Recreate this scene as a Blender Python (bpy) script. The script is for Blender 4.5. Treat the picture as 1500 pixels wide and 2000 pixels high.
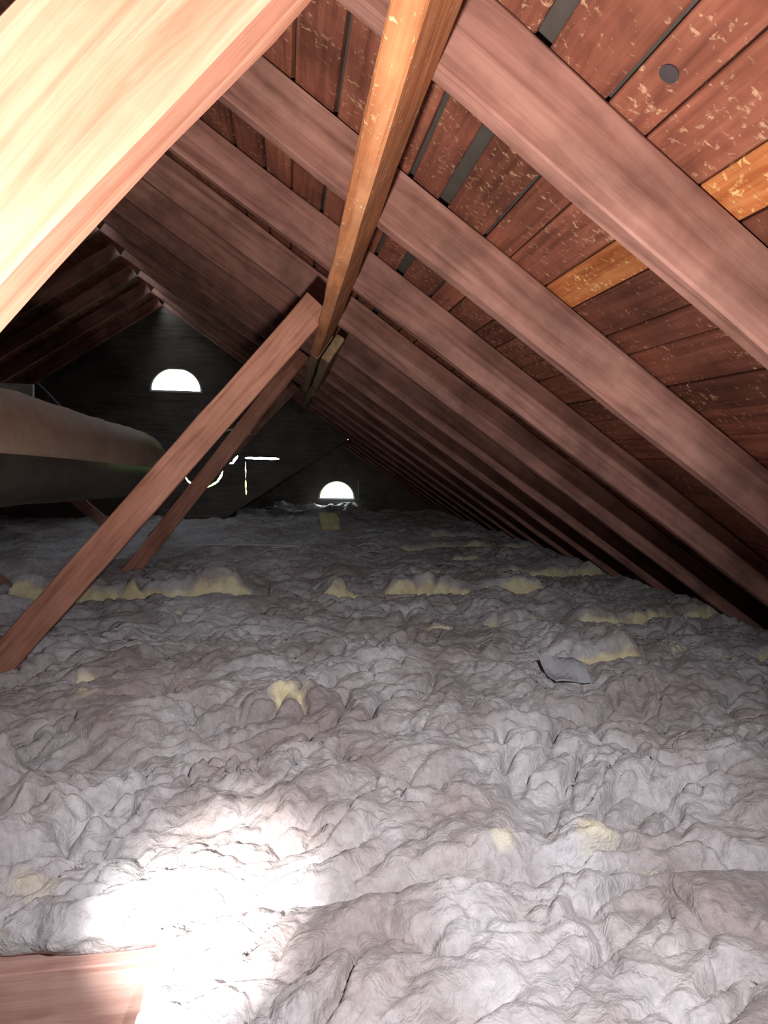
import bpy, bmesh, math, random
import numpy as np
from mathutils import Vector, Matrix

for _o in list(bpy.data.objects):
    bpy.data.objects.remove(_o, do_unlink=True)
scene = bpy.context.scene
COL = scene.collection
H = 1.0                                   # camera height above the plasterboard floor

# ------------------------------------------------------------------ camera
F = 1222.0                                # focal length in pixels of the 1500 x 2000 frame
ROLL = 0.00778
def cam_basis():
    a = np.array([561 - 750.0, 889 - 1000.0, F]); a /= np.linalg.norm(a)
    u = np.array([math.sin(ROLL), -math.cos(ROLL), 0.0]); u = u - a * (u @ a); u /= np.linalg.norm(u)
    x = np.cross(u, a)
    if x[0] < 0: x = -x
    return x, a, u
bx_, ba_, bu_ = cam_basis()
right = Vector((bx_[0], ba_[0], bu_[0])); down = Vector((bx_[1], ba_[1], bu_[1])); fwd = Vector((bx_[2], ba_[2], bu_[2]))
cam = bpy.data.cameras.new('camera'); camo = bpy.data.objects.new('camera', cam); COL.objects.link(camo)
M = Matrix.Identity(4)
for i in range(3):
    M[i][0] = right[i]; M[i][1] = -down[i]; M[i][2] = -fwd[i]
M[0][3], M[1][3], M[2][3] = 0, 0, H
camo.matrix_world = M
cam.sensor_fit = 'HORIZONTAL'; cam.sensor_width = 36.0; cam.lens = 36.0 * F / 1500.0
cam.clip_start = 0.02; cam.clip_end = 300
scene.camera = camo
scene.cycles.max_bounces = 8

# ------------------------------------------------------------------ sky, lamps, exposure
wd = bpy.data.worlds.new('sky'); scene.world = wd; wd.use_nodes = True
bg = wd.node_tree.nodes['Background']
bg.inputs[0].default_value = (0.80, 0.91, 1.0, 1); bg.inputs[1].default_value = 26.0

def lamp(name, kind, loc, energy, color, radius, target=None, angle=None, blend=None):
    l = bpy.data.lights.new(name, kind); l.energy = energy; l.color = color; l.shadow_soft_size = radius
    if kind == 'SPOT': l.spot_size = math.radians(angle); l.spot_blend = blend
    o = bpy.data.objects.new(name, l); COL.objects.link(o); o.location = (loc[0], loc[1], loc[2] + H)
    if target is not None:
        dv = Vector(target) - Vector(loc); o.rotation_euler = dv.to_track_quat('-Z', 'Y').to_euler()
    return o
# a hand torch beam, plus two added unseen lights for wood and floor
lamp('bounce_fill', 'SPOT', (-0.26, -0.12, -0.46), 235.0, (1.0, 0.91, 0.85), 0.04, (-0.15, 0.40, 0.42), 126, 1.0)  # unseen lamp added in place of light bounced up off the floor
lamp('hand_torch', 'SPOT', (-0.36, 0.20, -0.16), 330.0, (1.0, 0.97, 0.94), 0.015, (-0.150, 1.04, -0.79), 23, 1.0)
lamp('floor_fill', 'SPOT', (0.24, 0.00, 0.30), 138.0, (0.97, 0.97, 1.0), 0.015, (0.32, 1.75, -0.80), 88, 1.0)  # unseen fill added to brighten the insulation

vs = scene.view_settings
vs.view_transform = 'Standard'; vs.look = 'None'; vs.exposure = 0.0; vs.gamma = 1.0; vs.use_curve_mapping = False

# ------------------------------------------------------------------ node helpers
def new_mat(name):
    m = bpy.data.materials.new(name); m.use_nodes = True
    nt = m.node_tree; b = nt.nodes['Principled BSDF']
    return m, nt, b
def nd(nt, t, **kw):
    n = nt.nodes.new(t)
    for k, v in kw.items(): setattr(n, k, v)
    return n
def ramp(nt, stops, interp='LINEAR'):
    r = nd(nt, 'ShaderNodeValToRGB'); r.color_ramp.interpolation = interp
    while len(r.color_ramp.elements) < len(stops): r.color_ramp.elements.new(0.5)
    for e, (p, c) in zip(r.color_ramp.elements, stops):
        e.position = p; e.color = (c[0], c[1], c[2], 1) if len(c) == 3 else c
    return r
def mixc(nt, blend='MIX'):
    n = nd(nt, 'ShaderNodeMix'); n.data_type = 'RGBA'; n.blend_type = blend
    return n                                # inputs 0 factor, 6 A, 7 B, output 2
def noise(nt, vec, scale, detail=4, rough=0.55):
    n = nd(nt, 'ShaderNodeTexNoise'); n.inputs['Scale'].default_value = scale
    n.inputs['Detail'].default_value = detail; n.inputs['Roughness'].default_value = rough
    nt.links.new(vec, n.inputs['Vector']); return n
def bump(nt, b, height, strength, dist):
    n = nd(nt, 'ShaderNodeBump'); n.inputs['Strength'].default_value = strength; n.inputs['Distance'].default_value = dist
    nt.links.new(height, n.inputs['Height']); nt.links.new(n.outputs[0], b.inputs['Normal']); return n

def wood(name, dark, mid, light, rough=0.75, specks=0.0, speck_col=(0.55, 0.33, 0.20), vary=0.0, stain=0.35, grain=1.0):
    m, nt, b = new_mat(name); L = nt.links
    tc = nd(nt, 'ShaderNodeTexCoord'); oi = nd(nt, 'ShaderNodeObjectInfo')
    off = nd(nt, 'ShaderNodeVectorMath', operation='SCALE'); off.inputs[0].default_value = (13.1, 7.7, 3.3)
    L.new(oi.outputs['Random'], off.inputs['Scale'])
    add = nd(nt, 'ShaderNodeVectorMath', operation='ADD'); L.new(tc.outputs['Object'], add.inputs[0]); L.new(off.outputs[0], add.inputs[1])
    mp = nd(nt, 'ShaderNodeMapping'); mp.inputs['Scale'].default_value = (0.9, 14, 14); L.new(add.outputs[0], mp.inputs['Vector'])
    g = noise(nt, mp.outputs[0], 3.0 * grain, 4, 0.6); g.inputs['Distortion'].default_value = 0.6
    cr = ramp(nt, [(0.28, dark), (0.5, mid), (0.74, light)]); L.new(g.outputs[0], cr.inputs[0])
    # saw marks and weather stains
    st = noise(nt, add.outputs[0], 5.0, 4, 0.62)
    sr = ramp(nt, [(0.35, (1 - stain,) * 3), (0.62, (1, 1, 1))]); L.new(st.outputs[0], sr.inputs[0])
    mx = mixc(nt, 'MULTIPLY'); mx.inputs[0].default_value = 1.0; L.new(cr.outputs[0], mx.inputs[6]); L.new(sr.outputs[0], mx.inputs[7])
    col = mx.outputs[2]
    if vary:
        vr = ramp(nt, [(0.0, (1 - vary,) * 3), (1.0, (1 + vary * 0.6, 1 + vary * 0.55, 1 + vary * 0.5))]); L.new(oi.outputs['Random'], vr.inputs[0])
        m2 = mixc(nt, 'MULTIPLY'); m2.inputs[0].default_value = 1.0; L.new(col, m2.inputs[6]); L.new(vr.outputs[0], m2.inputs[7]); col = m2.outputs[2]
    hsum = g.outputs[0]
    if specks:
        mp2 = nd(nt, 'ShaderNodeMapping'); mp2.inputs['Scale'].default_value = (1.0, 0.75, 1.0); mp2.inputs['Rotation'].default_value = (0, 0, 0.6)
        L.new(add.outputs[0], mp2.inputs['Vector'])
        sn = noise(nt, mp2.outputs[0], 78.0, 3, 0.62); sn.inputs['Distortion'].default_value = 0.5
        big = noise(nt, add.outputs[0], 6.0, 3, 0.6)
        ms = nd(nt, 'ShaderNodeMath', operation='MULTIPLY_ADD'); ms.inputs[1].default_value = 0.32; L.new(big.outputs[0], ms.inputs[0]); L.new(sn.outputs[0], ms.inputs[2])
        r2 = ramp(nt, [(0.80 - specks * 0.05, (0, 0, 0)), (0.93 - specks * 0.05, (0.8, 0.8, 0.8))]); L.new(ms.outputs[0], r2.inputs[0])
        m3 = mixc(nt); L.new(r2.outputs[0], m3.inputs[0]); L.new(col, m3.inputs[6]); m3.inputs[7].default_value = (*speck_col, 1); col = m3.outputs[2]
        ad = nd(nt, 'ShaderNodeMath', operation='ADD'); L.new(g.outputs[0], ad.inputs[0]); L.new(r2.outputs[0], ad.inputs[1]); hsum = ad.outputs[0]
    L.new(col, b.inputs['Base Color']); b.inputs['Roughness'].default_value = rough
    b.inputs['Specular IOR Level'].default_value = 0.25
    bump(nt, b, hsum, 0.45, 0.004)
    return m

def plain(name, col, rough=0.6, metallic=0.0, var=0.15, scale=20.0, bumpd=0.0):
    m, nt, b = new_mat(name); L = nt.links
    tc = nd(nt, 'ShaderNodeTexCoord'); n = noise(nt, tc.outputs['Object'], scale, 5, 0.6)
    lo = [c * (1 - var) for c in col]; hi = [min(1, c * (1 + var)) for c in col]
    r = ramp(nt, [(0.3, lo), (0.7, hi)]); L.new(n.outputs[0], r.inputs[0]); L.new(r.outputs[0], b.inputs['Base Color'])
    b.inputs['Roughness'].default_value = rough; b.inputs['Metallic'].default_value = metallic
    if bumpd: bump(nt, b, n.outputs[0], 0.6, bumpd)
    return m

MAT = {}
MAT['rafter'] = wood('weathered_rafter_wood', (0.20, 0.085, 0.065), (0.345, 0.168, 0.132), (0.44, 0.24, 0.19), specks=0.0, stain=0.45, grain=0.8)
MAT['strut'] = wood('planed_fir', (0.30, 0.115, 0.070), (0.50, 0.225, 0.150), (0.60, 0.32, 0.23), stain=0.25, grain=1.1)
MAT['purlin'] = wood('orange_fir', (0.42, 0.145, 0.055), (0.60, 0.24, 0.105), (0.70, 0.35, 0.18), specks=0.35, speck_col=(0.85, 0.62, 0.36), stain=0.3)
MAT['old_purlin'] = wood('greyed_purlin_wood', (0.20, 0.12, 0.06), (0.32, 0.20, 0.11), (0.42, 0.29, 0.17), stain=0.3)
MAT['board'] = wood('red_sheathing_wood', (0.13, 0.043, 0.027), (0.24, 0.080, 0.050), (0.31, 0.12, 0.075), specks=1.0, vary=0.35, stain=0.45)
MAT['board_orange'] = wood('bright_orange_board', (0.30, 0.085, 0.025), (0.46, 0.145, 0.048), (0.58, 0.24, 0.085), specks=1.2, speck_col=(0.85, 0.55, 0.22), stain=0.3)
MAT['joist'] = wood('pink_joist_wood', (0.40, 0.21, 0.17), (0.58, 0.36, 0.31), (0.66, 0.46, 0.40), stain=0.2)
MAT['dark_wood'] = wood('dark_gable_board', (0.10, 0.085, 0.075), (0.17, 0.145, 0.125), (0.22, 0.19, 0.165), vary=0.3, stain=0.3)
MAT['felt'] = plain('roofing_felt', (0.060, 0.050, 0.042), 0.9)
MAT['plaster'] = plain('plasterboard', (0.55, 0.52, 0.48), 0.9)
MAT['metal'] = plain('galvanised_metal', (0.55, 0.56, 0.57), 0.4, 0.8)
MAT['wire'] = plain('pale_wire', (0.62, 0.60, 0.56), 0.5, 0.2)
MAT['knot'] = plain('grey_knot', (0.045, 0.036, 0.038), 0.9)
MAT['white_board'] = plain('white_board', (0.72, 0.72, 0.74), 0.7)
MAT['plastic'] = plain('grey_plastic', (0.40, 0.41, 0.44), 0.35, 0, 0.08, 8)
MAT['leaf'] = plain('sunlit_foliage', (0.20, 0.33, 0.035), 0.6, 0, 0.5, 9)
MAT['grass'] = plain('lawn', (0.16, 0.24, 0.06), 0.9, 0, 0.3, 2)
MAT['bark'] = plain('bark', (0.12, 0.09, 0.06), 0.9)
MAT['foam'] = plain('yellow_foam', (0.62, 0.58, 0.28), 0.9)

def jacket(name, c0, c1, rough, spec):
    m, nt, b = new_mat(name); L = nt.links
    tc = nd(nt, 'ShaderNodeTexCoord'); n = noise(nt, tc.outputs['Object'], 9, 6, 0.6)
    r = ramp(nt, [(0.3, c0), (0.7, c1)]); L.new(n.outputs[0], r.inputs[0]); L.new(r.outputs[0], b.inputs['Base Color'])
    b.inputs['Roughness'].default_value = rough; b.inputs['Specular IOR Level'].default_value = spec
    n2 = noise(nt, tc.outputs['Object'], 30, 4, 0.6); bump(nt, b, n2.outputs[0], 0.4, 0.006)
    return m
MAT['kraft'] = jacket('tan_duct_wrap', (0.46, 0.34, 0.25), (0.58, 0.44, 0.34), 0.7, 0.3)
MAT['shade_wrap'] = jacket('painted_shade_wrap', (0.055, 0.042, 0.035), (0.10, 0.075, 0.062), 0.38, 0.5)  # shadow on the duct's lower half put into a dark wrap colour

def insulation_mat():
    m, nt, b = new_mat('dusty_glass_wool'); L = nt.links
    at = nd(nt, 'ShaderNodeAttribute'); at.attribute_name = 'clean'
    tc = nd(nt, 'ShaderNodeTexCoord')
    n1 = noise(nt, tc.outputs['Object'], 4.0, 5, 0.6); n2 = noise(nt, tc.outputs['Object'], 45, 5, 0.65); n3 = noise(nt, tc.outputs['Object'], 13, 4, 0.6)
    dust = ramp(nt, [(0.30, (0.42, 0.395, 0.40)), (0.50, (0.535, 0.52, 0.535)), (0.70, (0.63, 0.615, 0.625))]); L.new(n1.outputs[0], dust.inputs[0])
    sp = ramp(nt, [(0.3, (0.72, 0.72, 0.73)), (0.6, (1.05, 1.05, 1.05))]); L.new(n2.outputs[0], sp.inputs[0])
    mm = mixc(nt, 'MULTIPLY'); mm.inputs[0].default_value = 0.8; L.new(dust.outputs[0], mm.inputs[6]); L.new(sp.outputs[0], mm.inputs[7])
    n4 = noise(nt, tc.outputs['Object'], 2.2, 4, 0.62)
    dr = ramp(nt, [(0.40, (0.66, 0.575, 0.54)), (0.60, (1, 1, 1))]); L.new(n4.outputs[0], dr.inputs[0])
    mm2 = mixc(nt, 'MULTIPLY'); mm2.inputs[0].default_value = 0.9; L.new(mm.outputs[2], mm2.inputs[6]); L.new(dr.outputs[0], mm2.inputs[7]); mm = mm2
    yel = ramp(nt, [(0.3, (0.60, 0.50, 0.27)), (0.52, (0.74, 0.67, 0.43)), (0.72, (0.78, 0.75, 0.58))]); L.new(n3.outputs[0], yel.inputs[0])
    f = nd(nt, 'ShaderNodeMath', operation='MULTIPLY_ADD'); f.inputs[1].default_value = 0.55; f.inputs[2].default_value = -0.275
    L.new(n3.outputs[0], f.inputs[0])
    f2 = nd(nt, 'ShaderNodeMath', operation='ADD'); L.new(at.outputs['Fac'], f2.inputs[0]); L.new(f.outputs[0], f2.inputs[1])
    fr = ramp(nt, [(0.36, (0, 0, 0)), (0.62, (1, 1, 1))]); L.new(f2.outputs[0], fr.inputs[0])
    mx = mixc(nt); L.new(fr.outputs[0], mx.inputs[0]); L.new(mm.outputs[2], mx.inputs[6]); L.new(yel.outputs[0], mx.inputs[7])
    L.new(mx.outputs[2], b.inputs['Base Color']); b.inputs['Roughness'].default_value = 0.95
    b.inputs['Specular IOR Level'].default_value = 0.08
    b.inputs['Sheen Weight'].default_value = 0.12
    n5 = noise(nt, tc.outputs['Object'], 24, 3, 0.6); n5.inputs['Distortion'].default_value = 0.7
    fold = nd(nt, 'ShaderNodeMath', operation='SUBTRACT'); L.new(n5.outputs[0], fold.inputs[0]); fold.inputs[1].default_value = 0.5
    ab = nd(nt, 'ShaderNodeMath', operation='ABSOLUTE'); L.new(fold.outputs[0], ab.inputs[0])
    sm = nd(nt, 'ShaderNodeMath', operation='MULTIPLY_ADD'); L.new(ab.outputs[0], sm.inputs[0]); sm.inputs[1].default_value = 3.0; L.new(n2.outputs[0], sm.inputs[2])
    bump(nt, b, sm.outputs[0], 0.6, 0.009)
    return m
MAT['wool'] = insulation_mat()

# ------------------------------------------------------------------ object helpers
def tag(o, label=None, cat=None, group=None, kind=None):
    if label: o['label'] = label
    if cat: o['category'] = cat
    if group: o['group'] = group
    if kind: o['kind'] = kind
    return o
def link(name, me, mat, parent=None):
    o = bpy.data.objects.new(name, me); COL.objects.link(o)
    if mat is not None and not me.materials: me.materials.append(mat)
    if parent is not None: o.parent = parent
    return o
def empty(name, loc=(0, 0, 0)):
    o = bpy.data.objects.new(name, None); COL.objects.link(o); o.location = loc; o.empty_display_size = 0.05
    return o
def mesh_from(name, verts, faces, smooth=False):
    me = bpy.data.meshes.new(name); me.from_pydata([tuple(v) for v in verts], [], faces); me.update()
    if smooth: me.polygons.foreach_set('use_smooth', [True] * len(me.polygons))
    return me
rng = random.Random(7)

def beam_mesh(name, length, w, t, seg=6, wob=0.0015, bev=0.003, seed=0):
    """timber along local X from 0 to length, w in local Z (0..w), t in local Y (0..t), chamfered edges, slightly wavy"""
    r = random.Random(seed); vs_, fs = [], []
    prof = [(bev, 0), (t - bev, 0), (t, bev), (t, w - bev), (t - bev, w), (bev, w), (0, w - bev), (0, bev)]
    for i in range(seg + 1):
        x = length * i / seg; dy, dz = r.uniform(-wob, wob), r.uniform(-wob, wob)
        for (py, pz) in prof:
            vs_.append((x, py + dy + r.uniform(-wob, wob) * 0.5, pz + dz + r.uniform(-wob, wob) * 0.5))
    n = 8
    for i in range(seg):
        for k in range(n):
            a, b2 = i * n + k, i * n + (k + 1) % n
            fs.append((a, b2, b2 + n, a + n))
    fs.append(tuple(range(n))[::-1]); fs.append(tuple(range(seg * n, seg * n + n)))
    me = mesh_from(name, vs_, fs)
    bm = bmesh.new(); bm.from_mesh(me); bmesh.ops.recalc_face_normals(bm, faces=bm.faces); bm.to_mesh(me); bm.free()
    return me
def place(o, origin, xdir, ydir):
    """local X along xdir, local Y along ydir, local Z their cross product"""
    x = Vector(xdir).normalized(); y = Vector(ydir); y = (y - x * y.dot(x)).normalized(); z = x.cross(y)
    m = Matrix.Identity(4)
    for i in range(3): m[i][0], m[i][1], m[i][2], m[i][3] = x[i], y[i], z[i], origin[i]
    o.matrix_world = m
    return o
def tube_mesh(name, pts, radius, sides=8, cap=True, radii=None):
    pts = [Vector(p) for p in pts]; vs_, fs = [], []
    up = Vector((0, 0, 1))
    for i, p in enumerate(pts):
        tg = (pts[min(i + 1, len(pts) - 1)] - pts[max(i - 1, 0)]).normalized()
        s = tg.cross(up)
        if s.length < 1e-3: s = tg.cross(Vector((1, 0, 0)))
        s.normalize(); n = s.cross(tg)
        rr = radii[i] if radii else radius
        for k in range(sides):
            an = 2 * math.pi * k / sides
            vs_.append(p + (s * math.cos(an) + n * math.sin(an)) * rr)
    for i in range(len(pts) - 1):
        for k in range(sides):
            a, b2 = i * sides + k, i * sides + (k + 1) % sides
            fs.append((a, b2, b2 + sides, a + sides))
    if cap:
        fs.append(tuple(range(sides))[::-1]); fs.append(tuple(range((len(pts) - 1) * sides, len(pts) * sides)))
    return mesh_from(name, vs_, fs, True)
def sheet(name, outer, holes, y, thick, mat, kind='structure', parent=None):
    """a wall sheet in the XZ plane at depth y with real openings cut through it"""
    cu = bpy.data.curves.new(name, 'CURVE'); cu.dimensions = '2D'; cu.fill_mode = 'BOTH'; cu.extrude = thick / 2
    for loop in [outer] + holes:
        sp = cu.splines.new('POLY'); sp.points.add(len(loop) - 1); sp.use_cyclic_u = True
        for p, (x, z) in zip(sp.points, loop): p.co = (x, z, 0, 1)
    tmp = bpy.data.objects.new(name + '_tmp', cu); COL.objects.link(tmp)
    dg = bpy.context.evaluated_depsgraph_get(); dg.update()
    me = bpy.data.meshes.new_from_object(tmp.evaluated_get(dg)); bpy.data.objects.remove(tmp, do_unlink=True)
    me.name = name
    me.transform(Matrix(((1, 0, 0, 0), (0, 0, 1, y), (0, 1, 0, H), (0, 0, 0, 1))))
    me.materials.clear(); o = link(name, me, mat, parent)
    if kind: o['kind'] = kind
    return o

# ------------------------------------------------------------------ roof geometry (camera-height coordinates; H is added on output)
AL = 0.5911; CA, SA, TA = math.cos(AL), math.sin(AL), math.tan(AL)
D_RAFT, D_DECK = 0.718, 0.881             # height of rafter underside / deck underside above the camera at X = 0
RX, RZ = -1.43, 0.881 + 1.43 * TA         # ridge
SP = 0.61; Y_R1 = 0.952; RT = 0.042; RD = 0.133
Y_G1, Y_G2 = 7.92, 9.70                   # near gable wall and the far, lower gable wall
EX = 0.87; EZ = D_DECK - EX * TA          # ridge of the lower roof beyond
FLOOR = -1.0
def deck(s, y, p=0.0): return (s * CA + SA * p, y, D_DECK - s * SA + CA * p + H)
def deckL(s, y, p=0.0):
    a = deck(s, y, p); return (2 * RX - a[0], a[1], a[2])

# floor, back wall, gable walls
me = mesh_from('floor', [(-6.2, -1.3, H + FLOOR), (3.4, -1.3, H + FLOOR), (3.4, 9.9, H + FLOOR), (-6.2, 9.9, H + FLOOR),
                         (-6.2, -1.3, H + FLOOR - 0.02), (3.4, -1.3, H + FLOOR - 0.02), (3.4, 9.9, H + FLOOR - 0.02), (-6.2, 9.9, H + FLOOR - 0.02)],
               [(0, 1, 2, 3), (7, 6, 5, 4), (0, 4, 5, 1), (1, 5, 6, 2), (2, 6, 7, 3), (3, 7, 4, 0)])
tag(link('floor', me, MAT['plaster']), kind='structure')
eave_r = (D_DECK - FLOOR + 0.05) / TA; eave_l = 2 * RX - eave_r
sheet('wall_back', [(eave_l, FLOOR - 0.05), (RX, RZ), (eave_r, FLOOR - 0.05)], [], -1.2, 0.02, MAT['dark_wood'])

def half_round(cx, z0, w, h, n=20, flat=1.0):
    pts = [(cx - w / 2, z0), (cx + w / 2, z0)]
    for i in range(1, n):
        a = math.pi * i / n; pts.append((cx + w / 2 * math.cos(a), z0 + min(h * math.sin(a), h * flat)))
    return pts
def ragged(path, w, seed, jit=0.4):
    """thin ragged gap following a path in the wall plane"""
    r = random.Random(seed); P = []
    for (a, b2) in zip(path[:-1], path[1:]):
        n = max(2, int(math.hypot(b2[0] - a[0], b2[1] - a[1]) / 0.035))
        for i in range(n): P.append((a[0] + (b2[0] - a[0]) * i / n, a[1] + (b2[1] - a[1]) * i / n))
    P.append(path[-1]); up, lo = [], []
    for i, p in enumerate(P):
        q0, q1 = P[max(i - 1, 0)], P[min(i + 1, len(P) - 1)]
        tx, tz = q1[0] - q0[0], q1[1] - q0[1]; l = math.hypot(tx, tz) or 1; nx, nz = -tz / l, tx / l
        ww = w * (0.35 if i in (0, len(P) - 1) else 1)
        a, b2 = ww * (1 + r.uniform(-jit, jit)) / 2, ww * (1 + r.uniform(-jit, jit)) / 2
        up.append((p[0] + nx * a, p[1] + nz * a)); lo.append((p[0] - nx * b2, p[1] - nz * b2))
    return up + lo[::-1]
ext_foot = EX - (EZ - FLOOR + 0.05) / TA
V1 = (-1.325, 0.745, 0.565, 0.262); V2 = (0.765, -0.645, 0.52, 0.255)
slits1 = [half_round(*V1, flat=0.96),
          ragged([(-0.515, -0.046), (-0.10, -0.048)], 0.022, 3, 0.2),
          ragged([(-0.508, -0.085), (-0.505, -0.30)], 0.007, 4, 0.9), ragged([(-0.505, -0.315), (-0.50, -0.50)], 0.013, 5, 0.7),
          ragged([(-1.02 + 0.238 * math.cos(a), -0.175 + 0.238 * math.sin(a)) for a in [math.radians(t) for t in range(-150, 22, 12)]], 0.022, 6, 0.45),
          ragged([(-0.735, -0.105), (-0.66, -0.11), (-0.60, -0.02)], 0.028, 8, 0.5),
          ragged([(-1.08, RZ - 0.35 * TA - 0.035), (-0.45, RZ - 0.98 * TA - 0.035)], 0.004, 9, 0.3)]
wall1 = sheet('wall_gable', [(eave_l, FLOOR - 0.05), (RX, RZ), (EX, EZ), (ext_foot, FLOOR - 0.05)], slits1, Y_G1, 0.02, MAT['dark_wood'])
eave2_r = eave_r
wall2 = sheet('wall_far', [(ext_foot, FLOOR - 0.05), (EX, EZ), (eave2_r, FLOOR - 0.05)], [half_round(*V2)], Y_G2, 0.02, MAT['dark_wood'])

# half round vents: a flanged metal frame round each opening
def vent(cx, z0, w, h, y, label, flat=1.0):
    root = empty('half_round_vent', (cx, y - 0.012, z0 + H))
    def ring(name, wi, wo, hi, ho, zi, zo, y0, y1, mat):
        n = 24; vs_, fs = [], []
        def loop(ww, hh, zz):
            L = []
            for i in range(n + 1):
                a = math.pi * i / n; L.append((ww / 2 * math.cos(a), zz + min(hh * math.sin(a), hh * flat)))
            return L
        ins, out = loop(wi, hi, zi), loop(wo, ho, zo)
        for yy in (y0, y1):
            for p in ins: vs_.append((p[0], yy, p[1]))
            for p in out: vs_.append((p[0], yy, p[1]))
        m = n + 1
        for i in range(m):
            j = (i + 1) % m
            fs += [(i, j, m + j, m + i), (2 * m + i, 3 * m + i, 3 * m + j, 2 * m + j), (i, 2 * m + i, 2 * m + j, j), (m + i, m + j, 3 * m + j, 3 * m + i)]
        return link(name, mesh_from(name, vs_, fs), mat, root)
    ring('flange', w - 0.004, w + 0.05, h - 0.004, h + 0.03, 0.001, -0.022, -0.004, 0.0, MAT['metal'])
    ring('hood_rim', w - 0.004, w + 0.004, h - 0.004, h + 0.004, 0.001, -0.004, 0.0, 0.05, MAT['metal'])
    tag(root, label, 'vent', 'half round gable vents'); return root
vent(*V1, Y_G1, 'bright half-round vent high in the near gable wall above the duct', 0.96)
vent(*V2, Y_G2, 'small bright half-round vent low in the farthest gable wall')

# roof decks: felt shell (structure) with each sheathing board as a child
edges = [-1.715, -1.60, -1.485, -1.37, -1.26, -1.145, -1.03, -0.915, -0.805, -0.69, -0.575, -0.46, -0.345, -0.22, -0.105, 0.0, 0.120, 0.235, 0.345,
         0.437, 0.58, 0.665, 0.782, 0.874, 0.993, 1.073, 1.212, 1.33, 1.44, 1.555, 1.67, 1.785, 1.90, 2.015, 2.13, 2.245, 2.36, 2.475, 2.59, 2.71, 2.83, 2.95, 3.07, 3.19, 3.31]
gaps = {-0.105: 0.012, 0.0: 0.011, 0.120: 0.013, 0.345: 0.013, 0.437: 0.029, 0.58: 0.007, -0.22: 0.012, 0.235: 0.008, 0.665: 0.003, 1.212: 0.010}
_bcache = {}
def board_mesh(L, w, t=0.020):
    key = (round(L, 2), round(w, 3))
    if key not in _bcache: _bcache[key] = beam_mesh('sheathing_board', L, t, w, seg=2, wob=0.0012, bev=0.0025, seed=len(_bcache))
    return _bcache[key]
def felt(name, P, mat):
    n = Vector(P[1]) - Vector(P[0]); n = n.cross(Vector(P[3]) - Vector(P[0])).normalized() * 0.012
    if n.z < 0: n = -n
    vs_ = [Vector(p) for p in P] + [Vector(p) + n for p in P]
    me = mesh_from(name, vs_, [(0, 1, 2, 3), (7, 6, 5, 4), (0, 4, 5, 1), (1, 5, 6, 2), (2, 6, 7, 3), (3, 7, 4, 0)])
    return tag(link(name, me, mat), kind='structure')
S_END = (eave_r + 0.02) / CA
s_ext = EX / CA
roof_r = felt('ceiling_right', [deck(-1.722, -1.25, 0.024), deck(s_ext, -1.25, 0.024), deck(s_ext, Y_G1 + 0.05, 0.024), deck(-1.722, Y_G1 + 0.05, 0.024)], MAT['felt'])
roof_r2 = felt('ceiling_right_eave', [deck(s_ext, -1.25, 0.024), deck(S_END, -1.25, 0.024), deck(S_END, Y_G2 + 0.05, 0.024), deck(s_ext, Y_G2 + 0.05, 0.024)], MAT['felt'])
roof_l = felt('ceiling_left', [deckL(-1.722, -1.25, 0.024), deckL(S_END, -1.25, 0.024), deckL(S_END, 5.95, 0.024), deckL(-1.722, 5.95, 0.024)], MAT['felt'])
roof_l2 = felt('ceiling_left_end', [deckL(-1.697, 5.95, 0.024), deckL(S_END, 5.95, 0.024), deckL(S_END, Y_G1 + 0.05, 0.024), deckL(-1.697, Y_G1 + 0.05, 0.024)], MAT['felt'])
ext_l = felt('ceiling_low_left', [(EX, Y_G1 - 0.0, EZ + H + 0.02), (ext_foot, Y_G1, FLOOR - 0.05 + H + 0.02), (ext_foot, Y_G2 + 0.05, FLOOR - 0.05 + H + 0.02), (EX, Y_G2 + 0.05, EZ + H + 0.02)], MAT['dark_wood'])

joints = [Y_R1 + RT / 2 + SP * i for i in range(-3, 15)]
def lay(side, parent, s0, s1, y0, y1, mat, split=True, seed=1):
    r = random.Random(seed); w = s1 - s0
    cuts = [y0]
    if split:
        while True:
            c = [j for j in joints if j > cuts[-1] + 1.5 and j < y1 - 0.6]
            if not c: break
            cuts.append(r.choice(c[:3]))
    cuts.append(y1)
    for a, b2 in zip(cuts[:-1], cuts[1:]):
        me = board_mesh(b2 - a - 0.003, w)
        o = link('board', me, MAT['board'], parent)
        o.material_slots[0].link = 'OBJECT'; o.material_slots[0].material = mat(a, b2) if callable(mat) else mat
        pz = r.uniform(0.0, 0.0025)
        f = deck if side > 0 else deckL
        org = Vector(f(s0, a, pz)); dn = Vector(f(s0 + 1, a, pz)) - org; nn = Vector(f(s0, a, pz + 1)) - org
        if side > 0: place(o, org + nn.normalized() * 0.0205, (0, 1, 0), dn)   # z = x cross y points into the attic
        else: place(o, org + dn * w, (0, 1, 0), -dn)
        yield o
b_knot = None
for i in range(len(edges) - 1):
    s0, s1 = edges[i], edges[i + 1]; g = gaps.get(s0, 0.004)
    s0 += g
    if s1 - s0 < 0.02: continue
    yend = Y_G1 if s1 < s_ext + 0.01 else Y_G2
    par = roof_r if s1 < s_ext + 0.01 else roof_r2
    if abs(edges[i] - 0.782) < 1e-6:
        list(lay(1, par, s0, s1, -1.1, joints[4], MAT['board_orange'], False, i)); list(lay(1, par, s0, s1, joints[4], yend, MAT['board'], True, i))
    else:
        objs = list(lay(1, par, s0, s1, -1.1, yend, MAT['board'], True, 40 + i))
        if abs(edges[i] - 0.58) < 1e-6: b_knot = objs[0]
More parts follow.
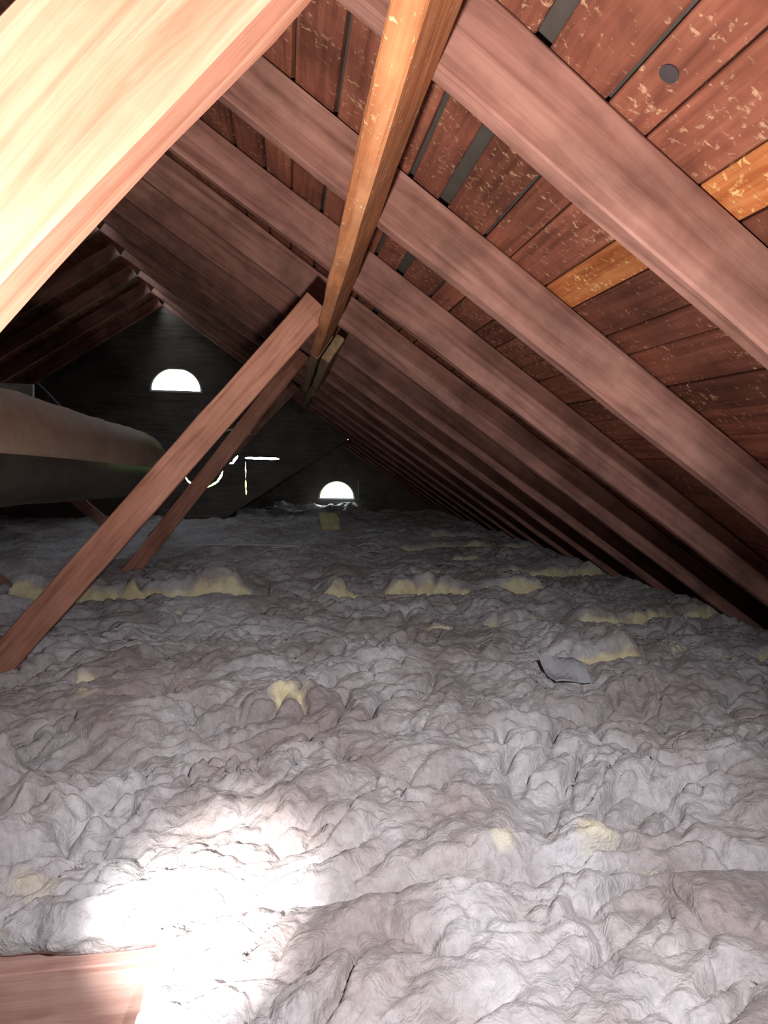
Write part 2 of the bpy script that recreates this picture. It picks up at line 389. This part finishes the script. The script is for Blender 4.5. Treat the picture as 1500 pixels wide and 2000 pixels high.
for i in range(len(edges) - 1):
    s0, s1 = edges[i] + 0.005, edges[i + 1]
    if i == 0: s0 += 0.013
    y0 = 2.0
    list(lay(-1, roof_l if s0 < 0 else roof_l2, s0, s1, -1.1 if s0 < 0.2 else 3.0, Y_G1, MAT['board'], False, 90 + i))
# round grey knot in one board of the near deck
kn = bpy.data.meshes.new('knot'); bm = bmesh.new()
bmesh.ops.create_cone(bm, cap_ends=True, segments=18, radius1=0.0145, radius2=0.012, depth=0.006); bm.to_mesh(kn); bm.free()
ko = link('knot', kn, MAT['knot'], b_knot)
mwk = Matrix.Identity(4); kp = Vector(deck(0.621, 0.841, 0.0005)); ko.matrix_world = Matrix.Translation(kp) @ Matrix.Rotation(AL, 4, 'Y')
ko.matrix_parent_inverse = b_knot.matrix_world.inverted() if False else Matrix.Identity(4)
bpy.context.view_layer.update()
ko.matrix_basis = b_knot.matrix_world.inverted() @ (Matrix.Translation(kp) @ Matrix.Rotation(AL, 4, 'Y'))

# ------------------------------------------------------------------ rafters
ordw = ['nearest', 'second', 'third', 'fourth', 'fifth', 'sixth', 'seventh', 'eighth', 'ninth', 'tenth', 'eleventh', 'twelfth', 'thirteenth', 'fourteenth', 'fifteenth']
def rafter(side, i, y, s0, s1, label, mat=None, group='rafters of the right slope'):
    L = s1 - s0; me = beam_mesh('rafter', L, RD, RT, seg=18, wob=0.0022, bev=0.004, seed=100 + i + 50 * (side < 0))
    o = link('rafter', me, mat or MAT['rafter'])
    p = -RD - 0.002
    if side > 0:
        org = Vector(deck(s0, y, p)); dn = Vector(deck(s0 + 1, y, p)) - org; place(o, org, dn, (0, 1, 0))
        # local z = dn x y ; keep it pointing up and out
    else:
        org = Vector(deckL(s1, y, p)); dn = Vector(deckL(s0, y, p)) - org; place(o, org, dn, (0, 1, 0))
    return tag(o, label, 'rafter', group)
for i in range(15):
    y = Y_R1 + SP * i
    if y > Y_G2 - 0.1: break
    if y < Y_G1 - 0.1:
        rafter(1, i, y, -1.630, 2.95, '%s right-slope roof rafter counting away from the camera' % ordw[i])
    else:
        rafter(1, i, y, s_ext + 0.06, 2.95, '%s right-slope roof rafter counting from the camera, beyond the near gable wall' % ordw[i])
for i in range(4, 12):
    y = Y_R1 + SP * i
    if y > Y_G1 - 0.08: break
    rafter(-1, i, y, -1.630, 2.78, '%s rafter of the dark left slope before the gable with the high vent' % (['eighth', 'seventh', 'sixth', 'fifth', 'fourth', 'third', 'second', 'last'][i - 4]), None, 'rafters of the left slope')

# ------------------------------------------------------------------ purlin pieces and struts
def purlin(y0, y1, x0, z0, label, w=0.135, t=0.042, mirror=False, mat='purlin'):
    """board on edge under the rafters: upper right corner at x0, z0, hanging square to the slope"""
    L = y1 - y0; me = beam_mesh('purlin', L, t, w, seg=14, wob=0.0025, bev=0.005, seed=int(y0 * 100) + 7)
    o = link('purlin', me, MAT[mat])
    dn = Vector((-SA, 0, -CA)); org = Vector((x0, y0, z0 + H))
    if mirror: dn = Vector((SA, 0, -CA)); org = Vector((2 * RX - x0, y0, z0 + H))
    # local x along y, local y down the face, local z across
    place(o, org, (0, 1, 0), dn)
    if mirror: pass
    return tag(o, label, 'purlin', 'purlins under the rafters')
pz = lambda x: D_RAFT - x * TA - 0.004
# local z = x cross y = (0,1,0) x (-SA,0,-CA) = (-CA, 0, SA): towards the ridge
purlin(-0.4, 3.02, 0.214, pz(0.214), 'orange purlin running overhead towards the far gable, nearest piece')
purlin(2.96, 4.72, 0.262, pz(0.262), 'greenish lapped purlin piece behind the end of the orange purlin', mat='old_purlin')
purlin(3.04, 4.70, 0.214, pz(0.214), 'second purlin piece continuing the orange one above the bright strut', mat='old_purlin')
purlin(4.74, 6.62, 0.240, pz(0.240), 'farthest thin purlin piece lit by daylight at its end', w=0.10, mat='old_purlin')

def strut(p0, p1, y, w, t, label, mat='strut', seed=0, group='diagonal roof struts'):
    """flat face towards the camera; p0 = upper head, p1 = foot, both on the upper edge line"""
    a = Vector((p0[0], y, p0[1] + H)); b2 = Vector((p1[0], y, p1[1] + H)); d = a - b2
    me = beam_mesh('strut', d.length, w, t, seg=16, wob=0.0018, bev=0.004, seed=seed)
    o = link('strut', me, MAT[mat])
    # local x from foot to head, local y = +Y (away), local z = x cross y = up-left side; shift by -w
    x = d.normalized(); z = x.cross(Vector((0, 1, 0)))
    place(o, b2 - z * w, x, (0, 1, 0)) if z.z > 0 else place(o, b2, x, (0, 1, 0))
    return tag(o, label, 'strut', group)
strut((0.060, 0.555), (-1.17, -0.86), 0.455, 0.108, 0.050, 'large blown-out strut crossing the upper left corner close to the camera', seed=1)
strut((0.068, 0.590), (-1.155, -0.855), 2.345, 0.106, 0.045, 'bright ribbed-grain strut leaning from the orange purlin down to the left', seed=2)
strut((0.055, 0.700), (-1.12, -0.855), 4.20, 0.100, 0.042, 'second strut down the attic, behind the bright one and the duct', seed=3)
strut((0.030, 0.690), (-1.35, -0.855), 6.00, 0.100, 0.042, 'dark third strut standing behind the second strut', 'rafter', seed=4)
strut((-3.05, 0.66), (-1.62, -0.86), 4.05, 0.10, 0.042, 'dark strut rising leftward from the insulation at the left edge', 'rafter', seed=5)
strut((-3.05, 0.62), (-1.36, -0.84), 6.02, 0.10, 0.042, 'dark strut under the duct, rising to the left in the background', 'rafter', seed=6)

# ------------------------------------------------------------------ ceiling joists
JT = -0.868
for k in range(0, 14):
    y = 1.03 + SP * k if k else 1.048
    me = beam_mesh('joist', 3.6 if k < 3 else (6.2 if k < 11 else 2.9), 0.13, 0.048, seg=8, wob=0.001, bev=0.003, seed=300 + k)
    o = link('joist', me, MAT['joist'])
    x0 = -1.4 if k < 3 else (-3.9 if k < 11 else -0.6)
    place(o, (x0, y, H + JT - 0.13), (1, 0, 0), (0, 1, 0))
    tag(o, 'pink ceiling joist bare at the lower left corner' if k == 0 else 'ceiling joist buried under the insulation, %s from the camera' % ordw[k], 'joist', 'ceiling joists')

# ------------------------------------------------------------------ insulation batts (each batt one closed lumpy mesh)
def _grad(ix, iy, seed):
    h = (ix.astype(np.int64) * 374761393 + iy.astype(np.int64) * 668265263 + seed * 974634777) & 0x7fffffff
    h = ((h ^ (h >> 13)) * 1274126177) & 0x7fffffff
    h = h ^ (h >> 16)
    a = (h % 65536) / 65536.0 * 2 * np.pi
    return np.cos(a), np.sin(a)
def gn(x, y, seed=0):
    x0 = np.floor(x); y0 = np.floor(y); fx, fy = x - x0, y - y0
    u = fx * fx * fx * (fx * (fx * 6 - 15) + 10); v = fy * fy * fy * (fy * (fy * 6 - 15) + 10)
    def c(dx, dy):
        gx, gy = _grad(x0 + dx, y0 + dy, seed); return gx * (fx - dx) + gy * (fy - dy)
    n00, n10, n01, n11 = c(0, 0), c(1, 0), c(0, 1), c(1, 1)
    return (n00 * (1 - u) + n10 * u) * (1 - v) + (n01 * (1 - u) + n11 * u) * v
def fbm(x, y, o=4, seed=0):
    r = 0; a = 1.0; f = 1.0
    for i in range(o):
        r = r + a * gn(x * f, y * f, seed + i * 17); a *= 0.5; f *= 2.03
    return r
def sstep(a, b2, x):
    t = np.clip((x - a) / (b2 - a), 0, 1); return t * t * (3 - 2 * t)

LUMPS = [  # x, y, radius x, radius y, height : hollows and torn tufts of the bed
    (-0.80, 1.72, 0.22, 0.12, -0.085), (-0.46, 1.66, 0.14, 0.10, -0.060), (-0.64, 1.50, 0.030, 0.05, 0.085), (-0.78, 1.44, 0.10, 0.07, 0.05),
    (-0.50, 1.42, 0.08, 0.05, 0.035), (-0.55, 1.25, 0.10, 0.06, 0.04), (0.0, 1.98, 0.12, 0.08, 0.055), (-0.60, 2.02, 0.16, 0.07, 0.04),
    (0.62, 1.38, 0.10, 0.09, -0.055), (0.34, 1.43, 0.10, 0.06, -0.04), (0.40, 1.20, 0.10, 0.09, 0.04), (0.62, 1.16, 0.08, 0.06, 0.045), (0.30, 1.72, 0.12, 0.05, -0.045),
    (0.85, 1.78, 0.16, 0.06, -0.045), (0.95, 1.60, 0.18, 0.10, 0.03), (-0.02, 1.34, 0.07, 0.06, 0.05), (0.14, 1.28, 0.10, 0.06, 0.03), (1.25, 1.95, 0.2, 0.12, 0.03), (0.55, 1.85, 0.2, 0.10, 0.025)]
CLEAN = [(0.0, 1.96, 0.11, 0.055, 0.55), (-0.60, 2.0, 0.12, 0.04, 0.40), (0.42, 1.17, 0.06, 0.06, 0.33), (0.62, 1.15, 0.08, 0.06, 0.33), (-0.45, 1.16, 0.10, 0.05, 0.28),
         (1.05, 1.55, 0.10, 0.03, 0.35), (-0.75, 1.30, 0.12, 0.05, 0.25), (1.62, 2.35, 0.12, 0.05, 0.45), (-0.55, 3.2, 0.12, 0.05, 0.3)]
def relief(X, Y):
    wx = X + 0.05 * fbm(X * 3, Y * 3, 3, 5); wy = Y + 0.05 * fbm(X * 3, Y * 3, 3, 9)
    ca, sa = math.cos(-0.5), math.sin(-0.5)
    a = wx * ca - wy * sa; b2 = wx * sa + wy * ca
    h = 0.055 * fbm(X * 1.5, Y * 1.9, 3, 1)
    tor = np.exp(-((X + 0.60) / 0.42) ** 2 - ((Y - 1.38) / 0.26) ** 2)
    h = h + 0.080 * np.abs(gn(a * 3.2, b2 * 5.6, 21)) + (0.034 + 0.050 * tor) * np.abs(gn(a * 8.5, b2 * 13, 31)) + (0.015 + 0.028 * tor) * np.abs(gn(a * 20, b2 * 29, 41))
    h = h + 0.0045 * fbm(wx * 34, wy * 40, 2, 51)
    cre = 1 - np.abs(gn(a * 4.5 + 7, b2 * 7.5, 61)) * 7
    h = h - 0.060 * np.clip(cre, 0, 1) ** 1.6 * sstep(-0.15, 0.2, gn(X * 2, Y * 2, 71))
    c2 = 1 - np.abs(gn(a * 8 + 3, b2 * 14, 65)) * 9
    h = h - 0.024 * np.clip(c2, 0, 1) ** 1.5 * sstep(-0.2, 0.15, gn(X * 3.1, Y * 3.1 + 5, 75))
    h = h - 0.016
    for (lx, ly, rx_, ry_, hh) in LUMPS: h = h + hh * np.exp(-((X - lx) / rx_) ** 2 - ((Y - ly) / ry_) ** 2)
    return h
def batt(k, x0, x1, step, thick, lifts, label, y0=None, y1=None, bottom=JT + 0.004, name='insulation_batt', seed=0, tuft=1.0):
    yf = (1.03 + SP * k if k else 1.082) if y0 is None else y0; yb = yf + SP if y1 is None else y1
    nx = max(20, int((x1 - x0) / step)); ny = max(16, int((yb - yf) / step)); nf = max(6, int(0.14 / step))
    X1 = np.linspace(x0, x1, nx)
    # profile parameter: front bottom -> front top, across the top, down the back
    tv = np.concatenate([np.zeros(nf), np.linspace(0, 1, ny), np.ones(3)])
    rise = np.concatenate([np.linspace(0, 1, nf, endpoint=False), np.ones(ny), np.array([0.6, 0.2, 0.0])])
    XX, TT = np.meshgrid(X1, tv, indexing='ij'); _, RI = np.meshgrid(X1, rise, indexing='ij')
    wav = 0.022 * fbm(XX * 2.3, XX * 0 + k * 3.7, 3, 80 + k) + 0.010 * fbm(XX * 9, XX * 0 + k * 1.7, 2, 90 + k)
    wav2 = 0.022 * fbm(XX * 2.3, XX * 0 + (k + 1) * 3.7, 3, 81 + k) + 0.010 * fbm(XX * 9, XX * 0 + (k + 1) * 1.7, 2, 91 + k)
    YY = (yf + wav) * (1 - TT) + (yb + wav2 - 0.004) * TT
    lift = np.zeros_like(XX)
    for (a, b2, hh) in lifts: lift = np.maximum(lift, hh * sstep(a - 0.05, a + 0.07, XX) * (1 - sstep(b2 - 0.07, b2 + 0.05, XX)))
    lift = lift * (0.75 + 0.5 * fbm(XX * 4, XX * 0 + k, 2, 99))
    h = relief(XX, YY) * tuft
    ed = np.minimum(np.minimum((YY - yf - wav) / 0.05, (yb + wav2 - YY) / 0.05), (XX - x0) / 0.04 if round(x0, 2) in (-1.42, -0.21) else 1.0)
    ed = np.clip(ed, 0, 1); rnd = 1 - (1 - ed) ** 2
    top = bottom + thick + lift * (1 - 0.75 * sstep(0.0, 0.75, TT)) + h
    top = bottom + np.maximum(0.022, top - bottom) * (0.62 + 0.38 * rnd)
    ZZ = bottom + (top - bottom) * RI
    front = (TT == 0) & (RI < 1)
    bul = np.where(front, -np.sin(np.pi * np.clip(RI, 0, 1)) * (0.010 + 0.12 * lift) + 0.020 * fbm(XX * 11, ZZ * 14, 3, 120 + k) * np.sin(np.pi * RI), 0)
    YY = YY + bul
    clean = np.where(front, 0.80 if k > 1 else 0.22, 0.10)
    clean = clean + 0.75 * np.where(front, 0, 1) * np.exp(-((TT * (yb - yf)) / 0.028)) * (lift > 0.012)
    clean = np.clip(clean + 0.35 * fbm(XX * 5, YY * 8 + ZZ * 6, 3, 140), 0, 1) * np.where(front, 1.0, 0.8)
    for (lx, ly, rx_, ry_, cc) in CLEAN: clean = clean + cc * np.exp(-((XX - lx) / rx_) ** 2 - ((YY - ly) / ry_) ** 2)
    clean = np.clip(clean, 0, 1)
    n0, n1 = XX.shape
    co = np.stack([XX, YY, ZZ + H], -1).reshape(-1, 3)
    idx = np.arange(n0 * n1).reshape(n0, n1)
    q = np.stack([idx[:-1, :-1], idx[1:, :-1], idx[1:, 1:], idx[:-1, 1:]], -1).reshape(-1, 4)
    faces = q.tolist()
    faces.append(idx[0, :].tolist()); faces.append(idx[-1, ::-1].tolist())
    for i in range(n0 - 1): faces.append([int(idx[i, n1 - 1]), int(idx[i + 1, n1 - 1]), int(idx[i + 1, 0]), int(idx[i, 0])])
    me = bpy.data.meshes.new(name); me.from_pydata(co.tolist(), [], faces)
    at = me.attributes.new('clean', 'FLOAT', 'POINT'); at.data.foreach_set('value', clean.reshape(-1).astype(np.float32))
    me.polygons.foreach_set('use_smooth', [True] * len(me.polygons)); me.update()
    o = link(name, me, MAT['wool'])
    return tag(o, label, 'insulation', 'glass wool batts between the joists')

B = [  # row, x0, x1, thickness, lifts, label
    (-1, -0.21, 1.30, 0.070, [], 'nearest insulation batt along the bottom edge of the picture'),
    (0, -1.25, 1.75, 0.088, [], 'thick rumpled grey batt filling the foreground behind the bare joist'),
    (1, -1.50, 2.10, 0.085, [(-1.4, -0.9, 0.02), (1.15, 1.5, 0.02)], 'swollen grey batt in the middle of the floor in front of the plastic scrap'),
    (2, -1.75, 2.25, 0.078, [(-0.75, -0.5, 0.02), (0.55, 0.70, 0.02), (1.10, 1.40, 0.075), (1.75, 2.1, 0.03)], 'grey batt running under the foot of the bright strut'),
    (3, -2.0, 0.90, 0.072, [(0.64, 0.78, 0.045)], 'low shaded batt in front of the thick yellow slab at left'),
    (3, 0.902, 2.32, 0.075, [(0.95, 1.28, 0.07), (1.42, 2.30, 0.075)], 'batt with a long pale strip of front edge below the rafters'),
    (4, -2.4, -1.425, 0.055, [], 'low batt left of the thick yellow slab'),
    (4, -1.42, -0.10, 0.085, [(-1.55, -0.75, 0.13), (-0.80, -0.22, 0.095), (-0.35, -0.19, 0.05)], 'thick yellow-sided insulation slab crossing behind the bright strut foot'),
    (4, -0.095, 0.50, 0.080, [(0.20, 0.40, 0.075)], 'short batt with a pale torn lump at its front'),
    (4, 0.505, 2.33, 0.085, [(0.58, 1.52, 0.115)], 'batt with the broadest yellow front edge, right of centre'),
    (5, -2.7, -0.6, 0.075, [], 'grey batt behind the yellow slab on the left'),
    (5, -0.595, 1.35, 0.080, [(0.75, 1.05, 0.03)], 'grey batt in the middle distance under the loose wires'),
    (5, 1.355, 2.33, 0.085, [(1.42, 2.20, 0.085)], 'yellow-edged batt tucked under the fifth rafter foot'),
    (6, -3.0, 0.20, 0.075, [], 'dim grey batt below the second strut foot'),
    (6, 0.205, 2.33, 0.080, [(1.20, 1.90, 0.06)], 'dim batt with a thin yellow front edge at the right'),
    (7, -3.3, 0.4, 0.08, [], 'dim blue-grey batt left, beneath the duct end'),
    (7, 0.405, 2.33, 0.085, [(0.9, 2.2, 0.055)], 'far batt with a long thin pale edge at the right'),
    (8, -3.6, 0.3, 0.09, [], 'far dark batt on the left before the gable wall'),
    (8, 0.305, 2.33, 0.08, [(1.3, 2.2, 0.05)], 'far dark batt on the right before the yellow scrap'),
    (9, -3.8, 0.1, 0.08, [], 'dark batt left of the yellow scrap'),
    (9, 0.105, 2.33, 0.08, [(1.2, 2.0, 0.04)], 'dark batt right of the yellow scrap'),
    (10, -4.0, 2.33, 0.08, [], 'dark far batt crossing before the near gable wall'),
    (11, -0.65, 2.33, 0.08, [], 'dark batt at the mouth of the lower roof'),
    (12, -0.65, 2.33, 0.09, [], 'batt inside the lower roof lit from the far vent'),
]
for bi, (k, x0, x1, th, lf, lab) in enumerate(B):
    ymid = 1.03 + SP * k + 0.3
    step = 0.0062 * max(1.0, ymid / 1.7)
    batt(k, x0, x1, step, th, lf, lab, seed=bi, y1=(1.078 if k == -1 else None), tuft=(0.75 if k == -1 else 1.0))
# heap of loose wool under the far vent, and its curled end
batt(13, -0.2, 1.15, 0.03, 0.12, [], 'crumpled heap of insulation under the far vent lit bluish', y1=9.6, tuft=1.6)

# ------------------------------------------------------------------ duct
def bez(P, n):
    out = []
    P = [Vector(p) for p in P]
    for i in range(len(P) - 1):
        p0, p1, p2, p3 = P[max(i - 1, 0)], P[i], P[i + 1], P[min(i + 2, len(P) - 1)]
        for j in range(n):
            t = j / n
            out.append(0.5 * ((2 * p1) + (-p0 + p2) * t + (2 * p0 - 5 * p1 + 4 * p2 - p3) * t * t + (-p0 + 3 * p1 - 3 * p2 + p3) * t ** 3))
    out.append(P[-1]); return out
def duct():
    root = empty('duct', (-1.09, 2.64, H - 0.22))
    path = bez([(-1.14, 0.62, 0.05), (-1.115, 1.7, 0.03), (-1.09, 2.64, -0.002), (-1.075, 3.6, -0.045), (-1.065, 4.3, -0.068), (-1.06, 4.85, -0.09)], 9)
    R0 = 0.218; sides = 48; n = len(path)
    r = random.Random(5)
    def section(lo, hi, name, mat, extra, wr):
        vs_, fs = [], []; m = hi - lo + 1
        for layer in (0, 1):
            for i, p in enumerate(path):
                tg = (path[min(i + 1, n - 1)] - path[max(i - 1, 0)]).normalized(); s = tg.cross(Vector((0, 0, 1))).normalized(); nn = s.cross(tg)
                for k in range(lo, hi + 1):
                    an = 2 * math.pi * k / sides
                    rr = R0 + extra - layer * 0.012 + wr * math.sin(i * 1.9 + math.sin(k * 0.5) * 2.0) * math.sin(k * 0.7 + i * 0.4) + wr * 0.5 * math.sin(i * 3.7 + k * 0.9) - 0.0018 * max(0, i - (n - 7)) ** 2
                    q = p + (s * math.cos(an) + nn * math.sin(an)) * rr; vs_.append((q.x, q.y, q.z + H))
        base = n * m
        for i in range(n - 1):
            for k in range(m - 1):
                a = i * m + k; fs.append((a, a + 1, a + 1 + m, a + m)); b2 = base + a; fs.append((b2 + m, b2 + m + 1, b2 + 1, b2))
        for i in range(n - 1):
            for e in (0, m - 1):
                a = i * m + e; fs.append((a, a + m, base + a + m, base + a) if e == 0 else (a + m, a, base + a, base + a + m))
        for k in range(m - 1):
            for i in (0, n - 1):
                a = i * m + k; fs.append((a, a + 1, base + a + 1, base + a))
        me = mesh_from(name, vs_, fs, True); o = link(name, me, mat, root)
        o.matrix_parent_inverse = Matrix.Translation(-Vector(root.location)); return o
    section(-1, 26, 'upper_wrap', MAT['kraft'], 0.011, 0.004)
    section(25, 48, 'shaded_lower_wrap', MAT['shade_wrap'], 0.0, 0.006)  # lower half coloured dark along the shadow line
    # closed end plate
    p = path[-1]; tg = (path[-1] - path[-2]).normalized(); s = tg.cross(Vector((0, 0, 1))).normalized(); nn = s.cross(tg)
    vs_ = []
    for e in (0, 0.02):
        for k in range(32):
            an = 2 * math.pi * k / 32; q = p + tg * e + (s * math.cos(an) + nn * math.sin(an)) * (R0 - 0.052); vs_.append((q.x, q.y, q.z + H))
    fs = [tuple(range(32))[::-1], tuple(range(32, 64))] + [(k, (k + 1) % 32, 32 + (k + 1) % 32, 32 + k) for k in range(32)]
    o = link('end_cap', mesh_from('end_cap', vs_, fs), MAT['shade_wrap'], root); o.matrix_parent_inverse = Matrix.Translation(-Vector(root.location))
    tag(root, 'large round duct with tan wrap, lower half coloured dark as shade, at the left', 'duct')
duct()
# hanging strap wires beside the duct and the pale board above it
def wire(pts, r, label, cat='wire', group='loose wires', name='wire', n=8):
    return tag(link(name, tube_mesh(name, [(p[0], p[1], p[2] + H) for p in bez(pts, n)], r, 6), MAT['wire']), label, cat, group)
wire([(-2.22, 6.1, 0.60), (-2.12, 6.1, 0.50), (-1.90, 6.1, 0.25), (-1.75, 6.1, 0.08)], 0.008, 'thin pale hanger rod slanting behind the duct top')
me = beam_mesh('board', 1.6, 0.125, 0.04, seg=6, seed=77); o = link('hanging_board', me, MAT['white_board'])
place(o, (-3.62, 5.45, H + 0.43), (0.996, 0, -0.02), (0, 1, 0)); tag(o, 'pale white board end above the duct at the left edge', 'board')

# ------------------------------------------------------------------ small things on the insulation
wire([(-0.88, 5.0, -0.715), (-0.4, 4.95, -0.70), (0.05, 4.9, -0.705), (0.10, 4.9, -0.715)], 0.0035, 'long straight pale wire lying left of centre on the batts')
wire([(-0.20, 4.72, -0.74), (-0.10, 4.74, -0.70), (0.02, 4.76, -0.69), (0.10, 4.78, -0.70)], 0.003, 'short curved pale wire touching the long straight one')
wire([(0.55, 4.85, -0.70), (0.63, 4.85, -0.675), (0.70, 4.85, -0.69), (0.74, 4.82, -0.735)], 0.003, 'arched wire loop standing from the batt in mid floor')
wire([(0.62, 4.72, -0.725), (0.68, 4.72, -0.72), (0.74, 4.70, -0.735)], 0.003, 'tiny pale wire under the arched loop')
wire([(-0.3, 9.0, -0.74), (0.3, 9.0, -0.76), (0.9, 9.0, -0.775)], 0.006, 'thin straight cable strung before the far heap')
wire([(1.07, 9.45, -0.65), (1.075, 9.45, -0.35)], 0.004, 'thin upright wire right of the far vent')
# grey plastic scrap
def scrap(name, cx, cy, cz, w, d, mat, label, cat, tilt=0.25, bend=0.02, thick=0.006, rot=0.1):
    n = 7; vs_, fs = [], []
    rr = random.Random(int(cx * 1000))
    for layer in (0, 1):
        for i in range(n):
            for j in range(n):
                u, v = i / (n - 1) - 0.5, j / (n - 1) - 0.5
                z = bend * math.sin(u * 5) * math.cos(v * 4) + v * d * tilt + (thick if layer else 0)
                ww = w * (1 - 0.25 * abs(v) * (1 if u > 0 else 0.2)); vs_.append((u * ww + rr.uniform(-.002, .002), v * d + 0.04 * d * math.sin(u * 9), z))
    b0 = n * n
    for i in range(n - 1):
        for j in range(n - 1):
            a = i * n + j; fs += [(a, a + 1, a + n + 1, a + n), (b0 + a, b0 + a + n, b0 + a + n + 1, b0 + a + 1)]
    for i in range(n - 1):
        for (a, b2) in ((i, i + 1), ((i + 1) * n, i * n), (i * n + n - 1, (i + 1) * n + n - 1), ((n - 1) * n + i + 1, (n - 1) * n + i)):
            fs.append((a, b2, b0 + b2, b0 + a))
    o = link(name, mesh_from(name, vs_, fs), mat); o.location = (cx, cy, cz + H); o.rotation_euler = (0, 0, rot)
    return tag(o, label, cat)
scrap('plastic_scrap', 1.00, 2.08, -0.752, 0.145, 0.13, MAT['plastic'], 'flat grey plastic scrap lying on the insulation at right', 'scrap', 0.35)
scrap('foam_scrap', 0.46, 6.75, -0.725, 0.20, 0.30, MAT['foam'], 'small yellow-green foam slab lying in the middle distance', 'foam', 0.35, 0.006, 0.05, 0.05)
scrap('foil_scrap', -0.66, 2.62, -0.79, 0.022, 0.03, MAT['metal'], 'tiny shiny foil scrap on the dark batt at left', 'foil', 0.5, 0.004, 0.003, 0.4)
# electrical box with cable behind the second strut
bx0 = empty('junction_box', (-0.285, 4.2665, H + 0.17))
bmj = bmesh.new(); bmesh.ops.create_cube(bmj, size=1.0); bmesh.ops.scale(bmj, vec=(0.085, 0.045, 0.085), verts=bmj.verts); bmesh.ops.bevel(bmj, geom=bmj.edges[:], offset=0.006, segments=2, affect='EDGES')
mej = bpy.data.meshes.new('box'); bmj.to_mesh(mej); bmj.free(); link('box', mej, MAT['metal'], bx0)
cb = link('cable', tube_mesh('cable', bez([(-0.04, 0, 0), (-0.10, -0.01, -0.015), (-0.18, 0.0, -0.03), (-0.26, 0.02, -0.02)], 6), 0.006, 6), MAT['wire'], bx0)
tag(bx0, 'small grey metal electrical box on the back of the second strut', 'box')

# ------------------------------------------------------------------ outdoors seen through the gaps
me = mesh_from('ground', [(-80, -60, H - 4), (80, -60, H - 4), (80, 140, H - 4), (-80, 140, H - 4)], [(0, 1, 2, 3)])
tag(link('ground', me, MAT['grass']), kind='structure')
def crown(name, c, rad, seed, n=4):
    bmc = bmesh.new(); bmesh.ops.create_icosphere(bmc, subdivisions=n, radius=1.0); r = random.Random(seed)
    ph = [r.uniform(0, 6) for _ in range(6)]
    for v in bmc.verts:
        p = v.co; k = 1 + 0.12 * math.sin(p.x * 7 + ph[0]) * math.sin(p.y * 8 + ph[1]) + 0.10 * math.sin(p.z * 11 + ph[2]) + r.uniform(-0.06, 0.06)
        v.co = Vector((p.x * rad[0] * k, p.y * rad[1] * k, p.z * rad[2] * k))
    m = bpy.data.meshes.new(name); bmc.to_mesh(m); bmc.free(); return m
tr = empty('tree', (-6.0, 24.0, H - 4))
c1 = link('crown', crown('crown', None, (4.5, 2.6, 2.6), 1), MAT['leaf'], tr); c1.location = (0.6, 0, 10.3)
t1 = link('trunk', tube_mesh('trunk', [(0, 0, 0), (0.05, 0, 3), (0.0, 0, 8.4)], 0.3, 10, True, [0.4, 0.3, 0.22]), MAT['bark'], tr)
tag(tr, 'green tree outdoors glimpsed through the gap along the ridge', 'tree')
hd = link('hedge', crown('hedge', None, (5.0, 0.8, 2.0), 2), MAT['leaf']); hd.location = (-2.5, 12.5, H - 2.35)
tag(hd, 'green hedge outdoors glimpsed through the curved gaps in the gable wall', 'hedge')
